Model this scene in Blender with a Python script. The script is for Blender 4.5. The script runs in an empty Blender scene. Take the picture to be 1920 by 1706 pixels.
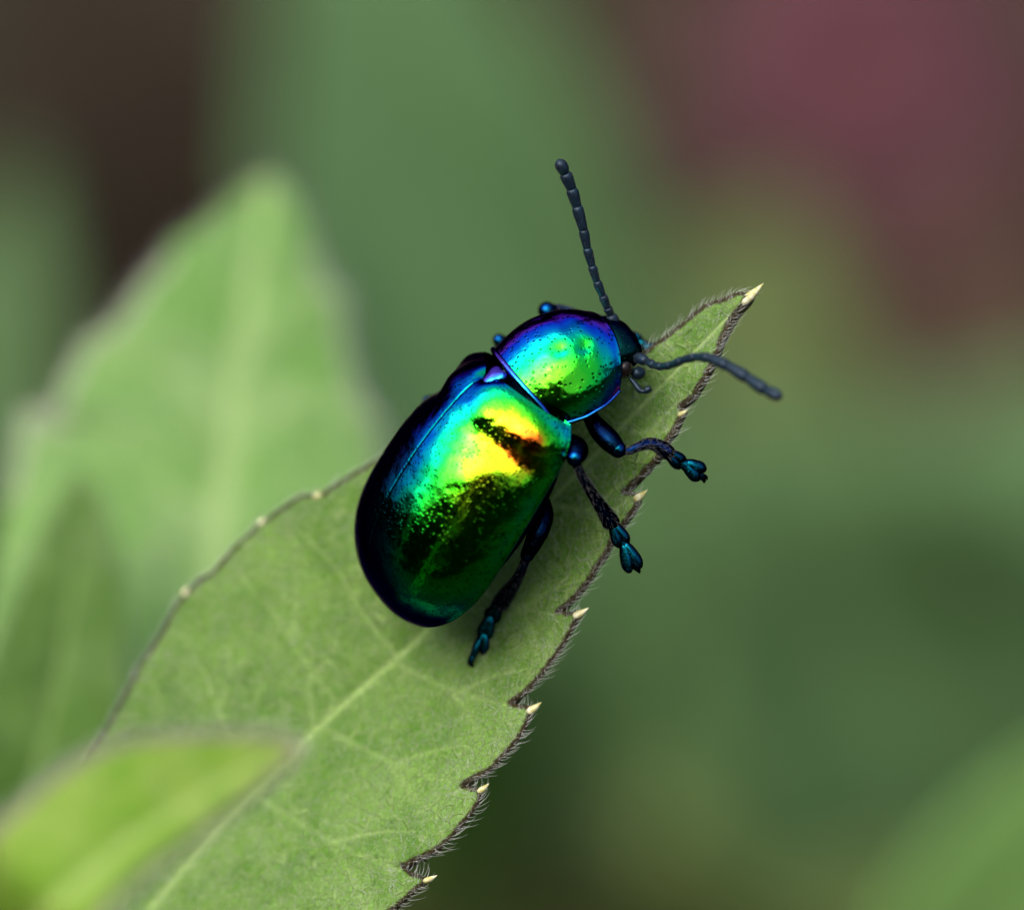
# Macro photograph: an iridescent leaf beetle climbing a toothed, hairy leaf.
# All lengths below are written in millimetres and multiplied by S (metres per mm), so the place has its true size.
import bpy, math, random
import numpy as np

S = 0.001
random.seed(7)
rng = np.random.default_rng(11)
sc = bpy.context.scene
col = sc.collection

# ------------------------------------------------------------------ camera
PITCH = math.radians(40)                  # looking down
D = 180.0                                 # distance to the plane w = 0 (mm)
KPX = 26.0 / 1920.0                       # mm per photograph pixel on that plane
U = np.array([1.0, 0, 0])
V = np.array([0, math.sin(PITCH), math.cos(PITCH)])
W = np.array([0, -math.cos(PITCH), math.sin(PITCH)])     # towards the camera

def P(x, y, w):
    """photograph pixel + depth (mm in front of the focus plane) -> place (mm)"""
    f = KPX * (D - w) / D
    return (x - 960) * f * U - (y - 853) * f * V + w * W

cam_d = bpy.data.cameras.new('camera')
cam = bpy.data.objects.new('camera', cam_d)
col.objects.link(cam)
cam.location = tuple(W * D * S)
cam.rotation_euler = (math.pi / 2 - PITCH, 0, 0)
cam_d.sensor_width = 36
cam_d.lens = 36 * D / 26.0
cam_d.clip_start = 0.005
cam_d.clip_end = 300
cam_d.dof.use_dof = True
cam_d.dof.focus_distance = (D - 0.6) * S
cam_d.dof.aperture_fstop = cam_d.lens / 7.2     # entrance pupil 7.2 mm
cam_d.dof.aperture_blades = 0
sc.camera = cam

# ------------------------------------------------------------------ light
SUN_EL, SUN_AZ = math.radians(62), math.radians(238)   # azimuth clockwise from +Y
wd = bpy.data.worlds.new('World')
sc.world = wd
wd.use_nodes = True
nt = wd.node_tree
nt.nodes.clear()
sky = nt.nodes.new('ShaderNodeTexSky')
sky.sky_type = 'NISHITA'
sky.sun_disc = False
sky.sun_elevation = SUN_EL
sky.sun_rotation = SUN_AZ
sky.air_density = 1.0
sky.dust_density = 6.0
bg = nt.nodes.new('ShaderNodeBackground')
bg.inputs['Strength'].default_value = 0.12
wo = nt.nodes.new('ShaderNodeOutputWorld')
nt.links.new(sky.outputs[0], bg.inputs[0])
nt.links.new(bg.outputs[0], wo.inputs[0])
sun_d = bpy.data.lights.new('sun', 'SUN')
sun_d.energy = 1.5
sun_d.angle = math.radians(96)            # bright overcast: a very wide soft source
sun_d.color = (1.0, 0.97, 0.92)
sun = bpy.data.objects.new('sun', sun_d)
col.objects.link(sun)
sdir = np.array([math.sin(SUN_AZ) * math.cos(SUN_EL), math.cos(SUN_AZ) * math.cos(SUN_EL), math.sin(SUN_EL)])
from mathutils import Vector
sun.rotation_euler = Vector(tuple(sdir)).to_track_quat('Z', 'Y').to_euler()
sc.view_settings.view_transform = 'Standard'
sc.view_settings.look = 'None'
sc.view_settings.gamma = 1.0
sc.view_settings.exposure = 0.82
sc.view_settings.use_curve_mapping = False
sc.render.engine = 'CYCLES'
sc.cycles.use_denoising = True
sc.cycles.max_bounces = 8

# ------------------------------------------------------------------ helpers
def tag(o, label=None, cat=None, group=None, kind=None):
    if label: o['label'] = label
    if cat: o['category'] = cat
    if group: o['group'] = group
    if kind: o['kind'] = kind
    return o

def empty(name, loc_mm, parent=None):
    o = bpy.data.objects.new(name, None)
    o.empty_display_size = 0.002
    o.location = tuple(np.asarray(loc_mm) * S)
    col.objects.link(o)
    return o

def mk(name, verts, faces, mats, parent=None, base=(0, 0, 0), smooth=True, attrs=None, mat_idx=None):
    """one mesh object; verts in mm (place coordinates), base = the root's location (mm)"""
    me = bpy.data.meshes.new(name)
    v = (np.asarray(verts, float) - np.asarray(base, float)) * S
    me.from_pydata(v.tolist(), [], faces if isinstance(faces, list) else faces.tolist())
    for m in (mats if isinstance(mats, (list, tuple)) else [mats]):
        me.materials.append(m)
    if smooth:
        me.polygons.foreach_set('use_smooth', [True] * len(me.polygons))
    if mat_idx is not None:
        me.polygons.foreach_set('material_index', mat_idx)
    for k, a in (attrs or {}).items():
        at = me.attributes.new(k, 'FLOAT', 'POINT')
        at.data.foreach_set('value', np.asarray(a, np.float32))
    me.update()
    o = bpy.data.objects.new(name, me)
    col.objects.link(o)
    if parent is not None:
        o.parent = parent
    else:
        o.location = tuple(np.asarray(base) * S)
    return o

def unit(a):
    a = np.asarray(a, float)
    return a / np.maximum(np.linalg.norm(a, axis=-1, keepdims=True), 1e-9)

def resample(pts, n, smooth=False):
    pts = np.asarray(pts, float)
    if smooth and len(pts) > 2:          # Catmull-Rom
        q = np.vstack([2 * pts[0] - pts[1], pts, 2 * pts[-1] - pts[-2]])
        out = []
        for i in range(1, len(q) - 2):
            t = np.linspace(0, 1, 12, endpoint=False)[:, None]
            a, b, c, d = q[i - 1], q[i], q[i + 1], q[i + 2]
            out.append(0.5 * ((2 * b) + (-a + c) * t + (2 * a - 5 * b + 4 * c - d) * t ** 2 + (-a + 3 * b - 3 * c + d) * t ** 3))
        pts = np.vstack(out + [pts[-1:]])
    s = np.r_[0, np.cumsum(np.linalg.norm(np.diff(pts, axis=0), axis=1))]
    t = np.linspace(0, s[-1], n)
    return np.stack([np.interp(t, s, pts[:, j]) for j in range(pts.shape[1])], 1)

def seg_dist(p, line):
    """distance of points p (n,2) to a polyline, plus the place along it (0..1)"""
    best = np.full(len(p), 1e9); where = np.zeros(len(p))
    m = len(line) - 1
    for i in range(m):
        a, b = line[i], line[i + 1]
        ab = b - a
        t = np.clip(((p - a) @ ab) / max(ab @ ab, 1e-9), 0, 1)
        d = np.linalg.norm(p - a - t[:, None] * ab, axis=1)
        k = d < best
        best[k] = d[k]; where[k] = (i + t[k]) / m
    return best, where

def frames(pts):
    """tangents and two normals along a path"""
    pts = np.asarray(pts, float)
    t = unit(np.gradient(pts, axis=0))
    n = np.zeros_like(t); ref = np.array([0.31, 0.2, 0.93])
    x = np.cross(ref, t[0]); x /= np.linalg.norm(x)
    for i in range(len(t)):
        x = x - (x @ t[i]) * t[i]; x /= np.linalg.norm(x); n[i] = x
    return t, n, np.cross(t, n)

def tube(pts, radii, seg=14, flat=1.0, wide_dir=None, cap=True):
    """swept tube; radii may be (r) or pairs (wide, thin) when wide_dir is given"""
    pts = np.asarray(pts, float); radii = np.asarray(radii, float)
    t, n, b = frames(pts)
    if wide_dir is not None:
        n = unit(wide_dir - (t @ wide_dir)[:, None] * t); b = np.cross(t, n)
    r1 = radii if radii.ndim == 1 else radii[:, 0]
    r2 = radii * flat if radii.ndim == 1 else radii[:, 1]
    a = np.linspace(0, 2 * np.pi, seg, endpoint=False)
    v = (pts[:, None] + n[:, None] * (r1[:, None] * np.cos(a))[..., None] + b[:, None] * (r2[:, None] * np.sin(a))[..., None]).reshape(-1, 3)
    f = []
    m = len(pts)
    for i in range(m - 1):
        for j in range(seg):
            k = (j + 1) % seg
            f.append((i * seg + j, i * seg + k, (i + 1) * seg + k, (i + 1) * seg + j))
    if cap:
        c0 = len(v); v = np.vstack([v, pts[:1], pts[-1:]])
        for j in range(seg):
            k = (j + 1) % seg
            f.append((c0, k, j)); f.append((c0 + 1, (m - 1) * seg + j, (m - 1) * seg + k))
    return v, f

def join(parts):
    vs, fs, n = [], [], 0
    for v, f in parts:
        vs.append(np.asarray(v)); fs += [tuple(i + n for i in q) for q in f]; n += len(v)
    return np.vstack(vs), fs

def hairs(root, d1, d2, length, rad, nseg=2):
    """many thin tapering curved hairs: root (n,3), starting and ending directions, three-sided"""
    root = np.asarray(root, float); n = len(root)
    d1 = unit(d1); d2 = unit(d2)
    ref = unit(np.cross(d1, np.array([0.3, 0.5, 0.81]))); ref2 = np.cross(d1, ref)
    pos = root.copy(); rings = []
    for i in range(nseg + 1):
        r = rad * (1 - 0.85 * i / nseg)
        ring = [pos + (ref * math.cos(q) + ref2 * math.sin(q)) * r[:, None] for q in (0.3, 2.4, 4.5)]
        rings.append(np.stack(ring, 1))
        t = (i + 0.5) / nseg
        pos = pos + unit(d1 * (1 - t) + d2 * t) * (length / nseg)[:, None]
    v = np.stack(rings, 1).reshape(-1, 3)       # n, nseg+1, 3
    base = np.arange(n)[:, None] * (nseg + 1) * 3
    f = []
    for i in range(nseg):
        for j in range(3):
            k = (j + 1) % 3
            f.append(np.concatenate([base + i * 3 + j, base + i * 3 + k, base + (i + 1) * 3 + k, base + (i + 1) * 3 + j], 1))
    return v, np.stack(f, 1).reshape(-1, 4)

# ------------------------------------------------------------------ materials
class Mat:
    def __init__(s, name):
        s.m = bpy.data.materials.new(name); s.m.use_nodes = True
        s.t = s.m.node_tree; s.t.nodes.clear()
        s.out = s.n('ShaderNodeOutputMaterial')
        tc = s.n('ShaderNodeTexCoord'); mp = s.n('ShaderNodeMapping')
        mp.inputs['Scale'].default_value = (1 / S,) * 3
        s.l(tc.outputs['Object'], mp.inputs['Vector'])
        s.co = mp.outputs[0]                       # object coordinates in mm
    def n(s, kind, **kw):
        q = s.t.nodes.new(kind)
        for k, v in kw.items(): setattr(q, k, v)
        return q
    def l(s, a, b): s.t.links.new(a, b)
    def put(s, sock, v):
        if hasattr(v, 'links') or isinstance(v, bpy.types.NodeSocket): s.l(v, sock)
        else: sock.default_value = v
    def noise(s, scale, detail=3, rough=0.55, dist=0.0, stretch=None):
        q = s.n('ShaderNodeTexNoise'); co = s.co
        if stretch:
            mp = s.n('ShaderNodeMapping'); mp.inputs['Scale'].default_value = stretch; s.l(co, mp.inputs[0]); co = mp.outputs[0]
        s.l(co, q.inputs['Vector'])
        q.inputs['Scale'].default_value = scale; q.inputs['Detail'].default_value = detail
        q.inputs['Roughness'].default_value = rough; q.inputs['Distortion'].default_value = dist
        return q.outputs['Fac']
    def voro(s, scale, feature='F1', rand=1.0):
        q = s.n('ShaderNodeTexVoronoi'); q.feature = feature
        s.l(s.co, q.inputs['Vector']); q.inputs['Scale'].default_value = scale; q.inputs['Randomness'].default_value = rand
        return q.outputs['Distance']
    def attr(s, name): q = s.n('ShaderNodeAttribute'); q.attribute_name = name; return q.outputs['Fac']
    def math(s, op, a, b=0.0, clamp=False):
        q = s.n('ShaderNodeMath'); q.operation = op; q.use_clamp = clamp
        s.put(q.inputs[0], a); s.put(q.inputs[1], b); return q.outputs[0]
    def rng(s, x, a, b, c=0.0, d=1.0, smooth=True):
        q = s.n('ShaderNodeMapRange'); q.interpolation_type = 'SMOOTHSTEP' if smooth else 'LINEAR'
        s.put(q.inputs[0], x)
        for i, v in enumerate((a, b, c, d)): q.inputs[1 + i].default_value = v
        return q.outputs[0]
    def mix(s, f, a, b):
        q = s.n('ShaderNodeMix'); q.data_type = 'RGBA'
        for sock, v in ((q.inputs[0], f), (q.inputs[6], a), (q.inputs[7], b)):
            if isinstance(v, tuple): v = v + (1.0,) if len(v) == 3 else v
            s.put(sock, v)
        return q.outputs[2]
    def ramp(s, x, stops, interp='LINEAR'):
        q = s.n('ShaderNodeValToRGB'); e = q.color_ramp.elements; q.color_ramp.interpolation = interp
        while len(e) < len(stops): e.new(0.5)
        for i, (p, c) in enumerate(stops): e[i].position = p; e[i].color = tuple(c) + (1.0,)
        s.put(q.inputs[0], x); return q.outputs[0]
    def bump(s, h, strength, dist_mm, prev=None):
        q = s.n('ShaderNodeBump'); q.inputs['Strength'].default_value = strength; q.inputs['Distance'].default_value = dist_mm * S
        s.put(q.inputs['Height'], h)
        if prev is not None: s.l(prev, q.inputs['Normal'])
        return q.outputs[0]
    def principled(s, **kw):
        q = s.n('ShaderNodeBsdfPrincipled')
        for k, v in kw.items():
            sock = q.inputs[k.replace('_', ' ')]
            if isinstance(v, tuple) and len(v) == 3: v = v + (1.0,)
            s.put(sock, v)
        return q.outputs[0]
    def end(s, shader): s.l(shader, s.out.inputs[0]); return s.m

def iridescent(name, stops, rough=0.12, pits=8.0, pit_str=0.5, wob=0.35, mott=0.14, edge=(0.25, 0.12, 0.45), rear_dim=None, shift=0.0):
    """metallic cuticle whose structural colour shifts with the angle of incidence"""
    m = Mat(name)
    lw = m.n('ShaderNodeLayerWeight'); lw.inputs[0].default_value = 0.5
    x = m.math('ADD', lw.outputs['Facing'], m.math('MULTIPLY', m.math('SUBTRACT', m.noise(1.6, 4, 0.6, 0.6), 0.5), mott))
    if shift: x = m.math('ADD', x, m.math('MULTIPLY', m.math('SUBTRACT', 1.0, m.attr('gold')), shift))
    c = m.ramp(x, stops)
    if rear_dim: c = m.mix(m.attr('rear_dim'), c, m.ramp(x, rear_dim))
    big = m.noise(0.9, 2, 0.5, 0.3)
    mid = m.noise(5.0, 4, 0.62, 0.8)
    nrm = m.bump(big, wob, 0.25)
    nrm = m.bump(mid, wob * 0.6, 0.035, nrm)
    if pits:
        pd = m.voro(pits)
        nrm = m.bump(m.rng(pd, 0.10, 0.36), pit_str, 0.016, nrm)
        c = m.mix(m.rng(pd, 0.17, 0.33, 0.88, 0.0), c, (0.004, 0.012, 0.01))
    r = m.rng(m.noise(2.4, 5, 0.6), 0.3, 0.75, rough * 0.75, rough * 1.5)
    return m.end(m.principled(Base_Color=c, Metallic=1.0, Roughness=r, Specular_Tint=edge, Normal=nrm))

M = {}
M['elytra'] = iridescent('elytra_cuticle', [
    (0.00, (0.95, 0.17, 0.012)), (0.045, (0.98, 0.34, 0.015)), (0.075, (0.80, 0.74, 0.015)), (0.11, (0.46, 0.88, 0.015)), (0.17, (0.10, 0.92, 0.015)), (0.27, (0.01, 0.88, 0.06)),
    (0.35, (0.004, 0.82, 0.32)), (0.41, (0.004, 0.55, 0.62)), (0.48, (0.004, 0.20, 0.70)), (0.54, (0.010, 0.04, 0.28)), (0.64, (0.03, 0.012, 0.07)), (1.0, (0.05, 0.05, 0.06))],
    pits=9.5, pit_str=0.32, wob=0.42, rough=0.085, mott=0.20, shift=0.11,
    rear_dim=[(0.0, (0.08, 0.45, 0.01)), (0.18, (0.02, 0.50, 0.012)), (0.30, (0.004, 0.48, 0.03)), (0.40, (0.003, 0.36, 0.13)), (0.48, (0.003, 0.18, 0.22)), (0.58, (0.004, 0.04, 0.08)), (0.72, (0.012, 0.014, 0.04)), (1.0, (0.04, 0.05, 0.06))])  # green rear ramp, darkened to carry the dim reflections of the lower flank
M['pronotum'] = iridescent('pronotum_cuticle', [
    (0.00, (0.14, 0.92, 0.02)), (0.07, (0.03, 0.92, 0.04)), (0.15, (0.004, 0.88, 0.14)), (0.22, (0.004, 0.80, 0.42)), (0.28, (0.004, 0.50, 0.72)), (0.35, (0.006, 0.20, 0.88)),
    (0.44, (0.02, 0.06, 0.75)), (0.53, (0.20, 0.06, 0.50)), (0.66, (0.06, 0.02, 0.09)), (1.0, (0.04, 0.03, 0.05))], pits=7.5, pit_str=0.5, mott=0.12)
M['scutellum'] = iridescent('scutellum_cuticle', [(0.0, (0.02, 0.40, 0.65)), (0.2, (0.03, 0.15, 0.75)), (0.4, (0.16, 0.08, 0.55)), (0.65, (0.10, 0.04, 0.20)), (1.0, (0.05, 0.03, 0.07))], pits=0, mott=0.3)
M['head'] = iridescent('head_cuticle', [(0.0, (0.004, 0.07, 0.05)), (0.25, (0.003, 0.035, 0.04)), (0.5, (0.004, 0.01, 0.025)), (1.0, (0.02, 0.015, 0.03))], rough=0.26, pits=11.0, pit_str=0.9)
M['leg'] = iridescent('leg_cuticle', [(0.0, (0.002, 0.03, 0.08)), (0.15, (0.003, 0.03, 0.16)), (0.32, (0.003, 0.004, 0.015)), (1.0, (0.012, 0.012, 0.02))], rough=0.14, pits=13.0, pit_str=0.4)
M['femur'] = iridescent('thigh_cuticle', [(0.0, (0.001, 0.010, 0.030)), (0.15, (0.001, 0.008, 0.04)), (0.32, (0.002, 0.002, 0.008)), (1.0, (0.010, 0.010, 0.014))], rough=0.2, pits=13.0, pit_str=0.4)
M['knee'] = iridescent('knee_glint_cuticle', [(0.0, (0.003, 0.12, 0.18)), (0.12, (0.003, 0.06, 0.26)), (0.28, (0.003, 0.012, 0.08)), (0.42, (0.003, 0.004, 0.02)), (1.0, (0.012, 0.012, 0.02))], rough=0.14, pits=0)  # brighter than the thigh: sky glint on the knee put into the colour
M['tarsus'] = iridescent('tarsus_cuticle', [(0.0, (0.004, 0.24, 0.30)), (0.06, (0.004, 0.09, 0.17)), (0.20, (0.003, 0.008, 0.02)), (1.0, (0.015, 0.015, 0.03))], rough=0.24, pits=18.0, pit_str=0.9)
M['abdomen'] = iridescent('abdomen_cuticle', [(0.0, (0.006, 0.03, 0.03)), (0.5, (0.004, 0.012, 0.03)), (1.0, (0.012, 0.012, 0.02))], rough=0.3, pits=9.0)

m = Mat('antenna_cuticle')
M['antenna'] = m.end(m.principled(Base_Color=m.mix(m.noise(6, 3), (0.008, 0.011, 0.024), (0.014, 0.045, 0.075)), Metallic=0.5, Roughness=0.42,
                                  Normal=m.bump(m.noise(30, 2), 0.6, 0.01)))
m = Mat('compound_eye')
M['eye'] = m.end(m.principled(Base_Color=(0.012, 0.008, 0.007), Roughness=0.25, Normal=m.bump(m.voro(45), 0.35, 0.008)))
m = Mat('pale_hair')
c = m.mix(m.noise(1.5, 2), (0.72, 0.76, 0.70), (0.88, 0.90, 0.86))
tr = m.n('ShaderNodeBsdfTranslucent'); m.l(c, tr.inputs[0])
mx = m.n('ShaderNodeMixShader'); mx.inputs[0].default_value = 0.45
m.l(m.principled(Base_Color=c, Roughness=0.35), mx.inputs[1]); m.l(tr.outputs[0], mx.inputs[2])
M['hair'] = m.end(mx.outputs[0])
m = Mat('dusky_bristle')
M['bristle'] = m.end(m.principled(Base_Color=(0.13, 0.13, 0.135), Roughness=0.5))
m = Mat('pale_pad')
M['pad'] = m.end(m.principled(Base_Color=m.mix(m.noise(20, 2), (0.45, 0.33, 0.24), (0.62, 0.50, 0.38)), Roughness=0.7))
m = Mat('tooth_gland')
M['gland'] = m.end(m.principled(Base_Color=m.mix(m.rng(m.noise(7, 3), 0.35, 0.7), (0.50, 0.48, 0.14), (0.80, 0.80, 0.58)), Roughness=0.5))

def leaf_material(name, dark, light, pale, margin, trans=0.30, net=True, bloom=0.35, mscale=1.0, mwidth=0.16):
    m = Mat(name)
    vein = m.attr('vein'); edge = m.attr('edge')
    f = m.rng(m.noise(0.6 / mscale, 5, 0.65, 0.5), 0.36, 0.64)
    c = m.mix(f, dark, light)
    c = m.mix(m.rng(m.noise(3.2 / mscale, 4, 0.65), 0.45, 0.75, 0, 0.55), c, pale)
    h = m.noise(7 / mscale, 4, 0.6)
    nrm = m.bump(m.noise(1.3 / mscale, 3, 0.5), 0.6, 0.30 * mscale)
    nrm = m.bump(h, 0.8, 0.09 * mscale, nrm)
    c = m.mix(m.rng(m.noise(14 / mscale, 3, 0.6), 0.42, 0.62, 0.0, 0.35), c, tuple(q * 0.62 for q in dark))
    if net:
        vd = m.voro(2.6 / mscale, 'DISTANCE_TO_EDGE', 0.95)
        line = m.rng(vd, 0.012, 0.055, 1.0, 0.0)
        vd2 = m.voro(6.5 / mscale, 'DISTANCE_TO_EDGE', 1.0)
        line2 = m.rng(vd2, 0.01, 0.07, 1.0, 0.0)
        c = m.mix(m.math('MULTIPLY', line, 0.5), c, pale)
        c = m.mix(m.math('MULTIPLY', line2, 0.26), c, pale)
        nrm = m.bump(m.math('ADD', line, m.math('MULTIPLY', line2, 0.5)), 0.8, 0.05 * mscale, nrm)
    # dull bloom of fine down, uneven
    c = m.mix(m.rng(m.noise(1.1 / mscale, 3, 0.6), 0.35, 0.75, 0.0, bloom), c, (0.36, 0.42, 0.30))
    c = m.mix(m.math('MULTIPLY', vein, 0.85), c, tuple(min(0.9, q * 1.25) for q in pale))
    # darker sunken specks
    sp = m.rng(m.voro(1.3 / mscale), 0.05, 0.14, 0.55, 0.0)
    c = m.mix(sp, c, tuple(q * 0.6 for q in dark))
    # purple-brown dry margin, broken by noise
    e = m.math('ADD', edge, m.math('MULTIPLY', m.math('SUBTRACT', m.noise(4.5 / mscale, 4, 0.7), 0.5), mwidth * 1.5))
    em = m.rng(e, mwidth * 0.55, mwidth * 1.15, 0.92, 0.0)
    c = m.mix(em, c, m.mix(m.noise(9 / mscale, 3), margin, tuple(q * 2.6 for q in margin)))
    pr = m.principled(Base_Color=c, Roughness=0.5, Normal=nrm, Specular_IOR_Level=0.22)
    tr = m.n('ShaderNodeBsdfTranslucent')
    hs = m.n('ShaderNodeHueSaturation'); hs.inputs['Saturation'].default_value = 1.25; hs.inputs['Value'].default_value = 1.1
    m.l(c, hs.inputs['Color']); m.l(hs.outputs[0], tr.inputs[0])
    mx = m.n('ShaderNodeMixShader'); mx.inputs[0].default_value = trans
    m.l(pr, mx.inputs[1]); m.l(tr.outputs[0], mx.inputs[2])
    return m.end(mx.outputs[0])

M['leaf'] = leaf_material('leaf_downy_green', (0.125, 0.31, 0.026), (0.235, 0.45, 0.075), (0.42, 0.60, 0.20), (0.030, 0.012, 0.010), bloom=0.12, mwidth=0.12)
M['leaf_front'] = leaf_material('leaf_yellow_green', (0.21, 0.44, 0.020), (0.35, 0.54, 0.080), (0.46, 0.60, 0.18), (0.19, 0.16, 0.13), net=False, bloom=0.08, mwidth=0.26, trans=0.4)
M['leaf_back'] = leaf_material('leaf_fresh_green', (0.20, 0.45, 0.085), (0.34, 0.57, 0.18), (0.46, 0.61, 0.26), (0.30, 0.32, 0.24), net=False, bloom=0.25, mscale=3.0, mwidth=0.22, trans=0.4)
M['leaf_low'] = leaf_material('leaf_mid_green', (0.075, 0.18, 0.018), (0.13, 0.26, 0.045), (0.2, 0.32, 0.09), (0.10, 0.16, 0.06), net=False, bloom=0.1, mscale=3.0, mwidth=0.2, trans=0.3)

def plain_leaf(name, a, b, trans=0.25, rough=0.55):
    m = Mat(name)
    c = m.mix(m.rng(m.noise(0.12, 4, 0.6), 0.3, 0.7), a, b)
    c = m.mix(m.math('MULTIPLY', m.attr('vein'), 0.5), c, tuple(min(1, q * 1.6) for q in b))
    pr = m.principled(Base_Color=c, Roughness=rough, Specular_IOR_Level=0.18, Normal=m.bump(m.noise(0.8, 3), 0.4, 0.3))
    tr = m.n('ShaderNodeBsdfTranslucent'); m.l(c, tr.inputs[0])
    mx = m.n('ShaderNodeMixShader'); mx.inputs[0].default_value = trans
    m.l(pr, mx.inputs[1]); m.l(tr.outputs[0], mx.inputs[2])
    return m.end(mx.outputs[0])

M['bg_green'] = plain_leaf('far_leaf_green', (0.083, 0.165, 0.056), (0.128, 0.240, 0.090))
M['bg_blue'] = plain_leaf('far_leaf_cool_green', (0.075, 0.160, 0.058), (0.12, 0.240, 0.095))
M['bg_olive'] = plain_leaf('far_leaf_olive', (0.095, 0.135, 0.034), (0.145, 0.200, 0.062))
M['bg_light'] = plain_leaf('far_leaf_light_green', (0.13, 0.27, 0.065), (0.19, 0.36, 0.10))
M['bg_rust'] = plain_leaf('far_leaf_rust', (0.060, 0.036, 0.026), (0.11, 0.070, 0.050), 0.1, 0.8)
M['bg_deep'] = plain_leaf('far_leaf_deep_green', (0.022, 0.060, 0.008), (0.04, 0.10, 0.015))
M['bg_dead'] = plain_leaf('far_leaf_withered', (0.012, 0.009, 0.005), (0.030, 0.021, 0.012), 0.1, 0.8)
M['petal'] = plain_leaf('petal_purple', (0.070, 0.024, 0.032), (0.115, 0.044, 0.056), 0.3)
M['disc'] = plain_leaf('flower_disc', (0.07, 0.02, 0.03), (0.12, 0.04, 0.05), 0.0, 0.9)
M['thicket'] = plain_leaf('thicket_leaf', (0.012, 0.034, 0.005), (0.024, 0.060, 0.010), 0.15)
m = Mat('stem_green')
M['stem'] = m.end(m.principled(Base_Color=m.mix(m.noise(0.3, 3), (0.08, 0.12, 0.03), (0.14, 0.12, 0.06)), Roughness=0.6))
m = Mat('bark')
M['bark'] = m.end(m.principled(Base_Color=m.mix(m.noise(0.02, 5), (0.05, 0.035, 0.025), (0.13, 0.10, 0.075)), Roughness=0.9))
m = Mat('soil_and_litter')
c = m.mix(m.rng(m.noise(0.012, 5, 0.65), 0.35, 0.65), (0.020, 0.015, 0.010), (0.042, 0.032, 0.020))
c = m.mix(m.rng(m.noise(0.03, 4, 0.6), 0.55, 0.72), c, (0.035, 0.060, 0.018))
M['soil'] = m.end(m.principled(Base_Color=c, Roughness=0.95, Specular_IOR_Level=0.1, Normal=m.bump(m.noise(0.2, 5), 0.8, 4.0)))

# ------------------------------------------------------------------ the setting: ground and the wood around it
GZ = -440.0
n = 80
gx = np.sinh(np.linspace(-7.2, 7.2, n)) * 90.0
gx, gy = np.meshgrid(gx, gx + 0.0, indexing='ij')
gz = GZ + 14 * np.sin(gx / 90.0) * np.cos(gy / 70.0) + rng.normal(0, 4, gx.shape)
gv = np.stack([gx, gy + 300, gz], -1).reshape(-1, 3)
gf = [(i * n + j, (i + 1) * n + j, (i + 1) * n + j + 1, i * n + j + 1) for i in range(n - 1) for j in range(n - 1)]
tag(mk('ground', gv, gf, M['soil']), 'dark brown soil and leaf litter far below the leaves', 'ground', kind='structure')

def leaf_cloud(centers, radii, count, size):
    """many separate leaf blades (six-sided, folded) filling blobs"""
    vs, fs = [], []
    w = np.asarray(radii) ** 2; w = w / w.sum()
    pick = rng.choice(len(centers), count, p=w)
    d = unit(rng.normal(size=(count, 3))); r = rng.random(count) ** 0.45
    pos = np.asarray(centers)[pick] + d * (r * np.asarray(radii)[pick])[:, None] * np.array([1, 1, 0.8])
    ax = unit(rng.normal(size=(count, 3)) + np.array([0, 0, -0.3])); sd = unit(np.cross(ax, rng.normal(size=(count, 3)))); nn = np.cross(ax, sd)
    L = size * rng.uniform(0.6, 1.3, count)[:, None]
    prof = [(0, 0, 0), (0.35, 0.26, 0.05), (0.75, 0.17, 0.05), (1, 0, -0.05), (0.75, -0.17, 0.05), (0.35, -0.26, 0.05), (0.5, 0, -0.02)]
    v = np.stack([pos + ax * L * a + sd * L * b + nn * L * c for a, b, c in prof], 1).reshape(-1, 3)
    b = np.arange(count)[:, None] * 7
    f = np.concatenate([np.concatenate([b + 6, b + i, b + (i + 1) % 6], 1) for i in range(6)], 0)
    return v, f

# a thicket standing round the clearing, one uncountable mass (seen only as dark green mirrored in the beetle)
cs, rs = [], []
for q in range(64):
    a = 2 * math.pi * q / 64 + random.uniform(-0.05, 0.05)
    rr = random.uniform(3200, 4600)
    deg = math.degrees(a) % 360
    elev = np.interp(deg, [0, 60, 120, 148, 160, 172, 196, 206, 216, 236, 250, 266, 278, 288, 310, 335, 360], [12, 12, 11, 13, 26, 45, 46, 40, 37, 36, 31, 22, 13, 3, 0, 6, 12])  # skyline shaped for dark reflections; the tallest stretch stands in for the photographer
    top = rr * math.tan(math.radians(elev + random.uniform(-2, 2)))       # height of the tops above the beetle
    r_ = random.uniform(330, 460)
    for z in np.arange(GZ + 200, max(top - 0.75 * r_, GZ + 201), 430):
        cs.append((rr * math.sin(a) + random.uniform(-150, 150), rr * math.cos(a) + random.uniform(-150, 150), z)); rs.append(r_)
    cs.append((rr * math.sin(a), rr * math.cos(a), max(top - 0.75 * r_, GZ + 150))); rs.append(r_)
v, f = leaf_cloud(np.array(cs), np.array(rs), 52000, 230)
tag(mk('thicket', v, f, M['thicket'], smooth=False), 'dense dark green thicket standing around the clearing', 'thicket', kind='stuff')

# unseen leafy stand-in, added for the photographer's dark reflection on the beetle
standin_tree = tag(empty('standin_tree', (0, -2900, GZ)), 'unseen leafy stand-in added for a dark shape mirrored in the beetle', 'standin_tree')
tb = np.array([0, -2900, GZ])
path = resample([(0, -2900, GZ - 60), (60, -2880, 300), (-20, -2800, 1000), (30, -2600, 1600), (0, -2350, 2000)], 24, True)
v, f = tube(path, np.linspace(70, 22, 24), 12)
mk('trunk', v, f, M['bark'], standin_tree, tb)
cc = [W * 2900 + q for q in np.array([(0, 0, 80), (170, 60, -60), (-210, -60, 160), (40, 0, 330), (-320, 60, -60), (60, 0, -280)])]
v, f = leaf_cloud(np.array(cc), np.array([260, 200, 180, 150, 170, 220]), 2000, 170)
mk('crown', v, f, M['thicket'], standin_tree, tb, smooth=False)

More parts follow.
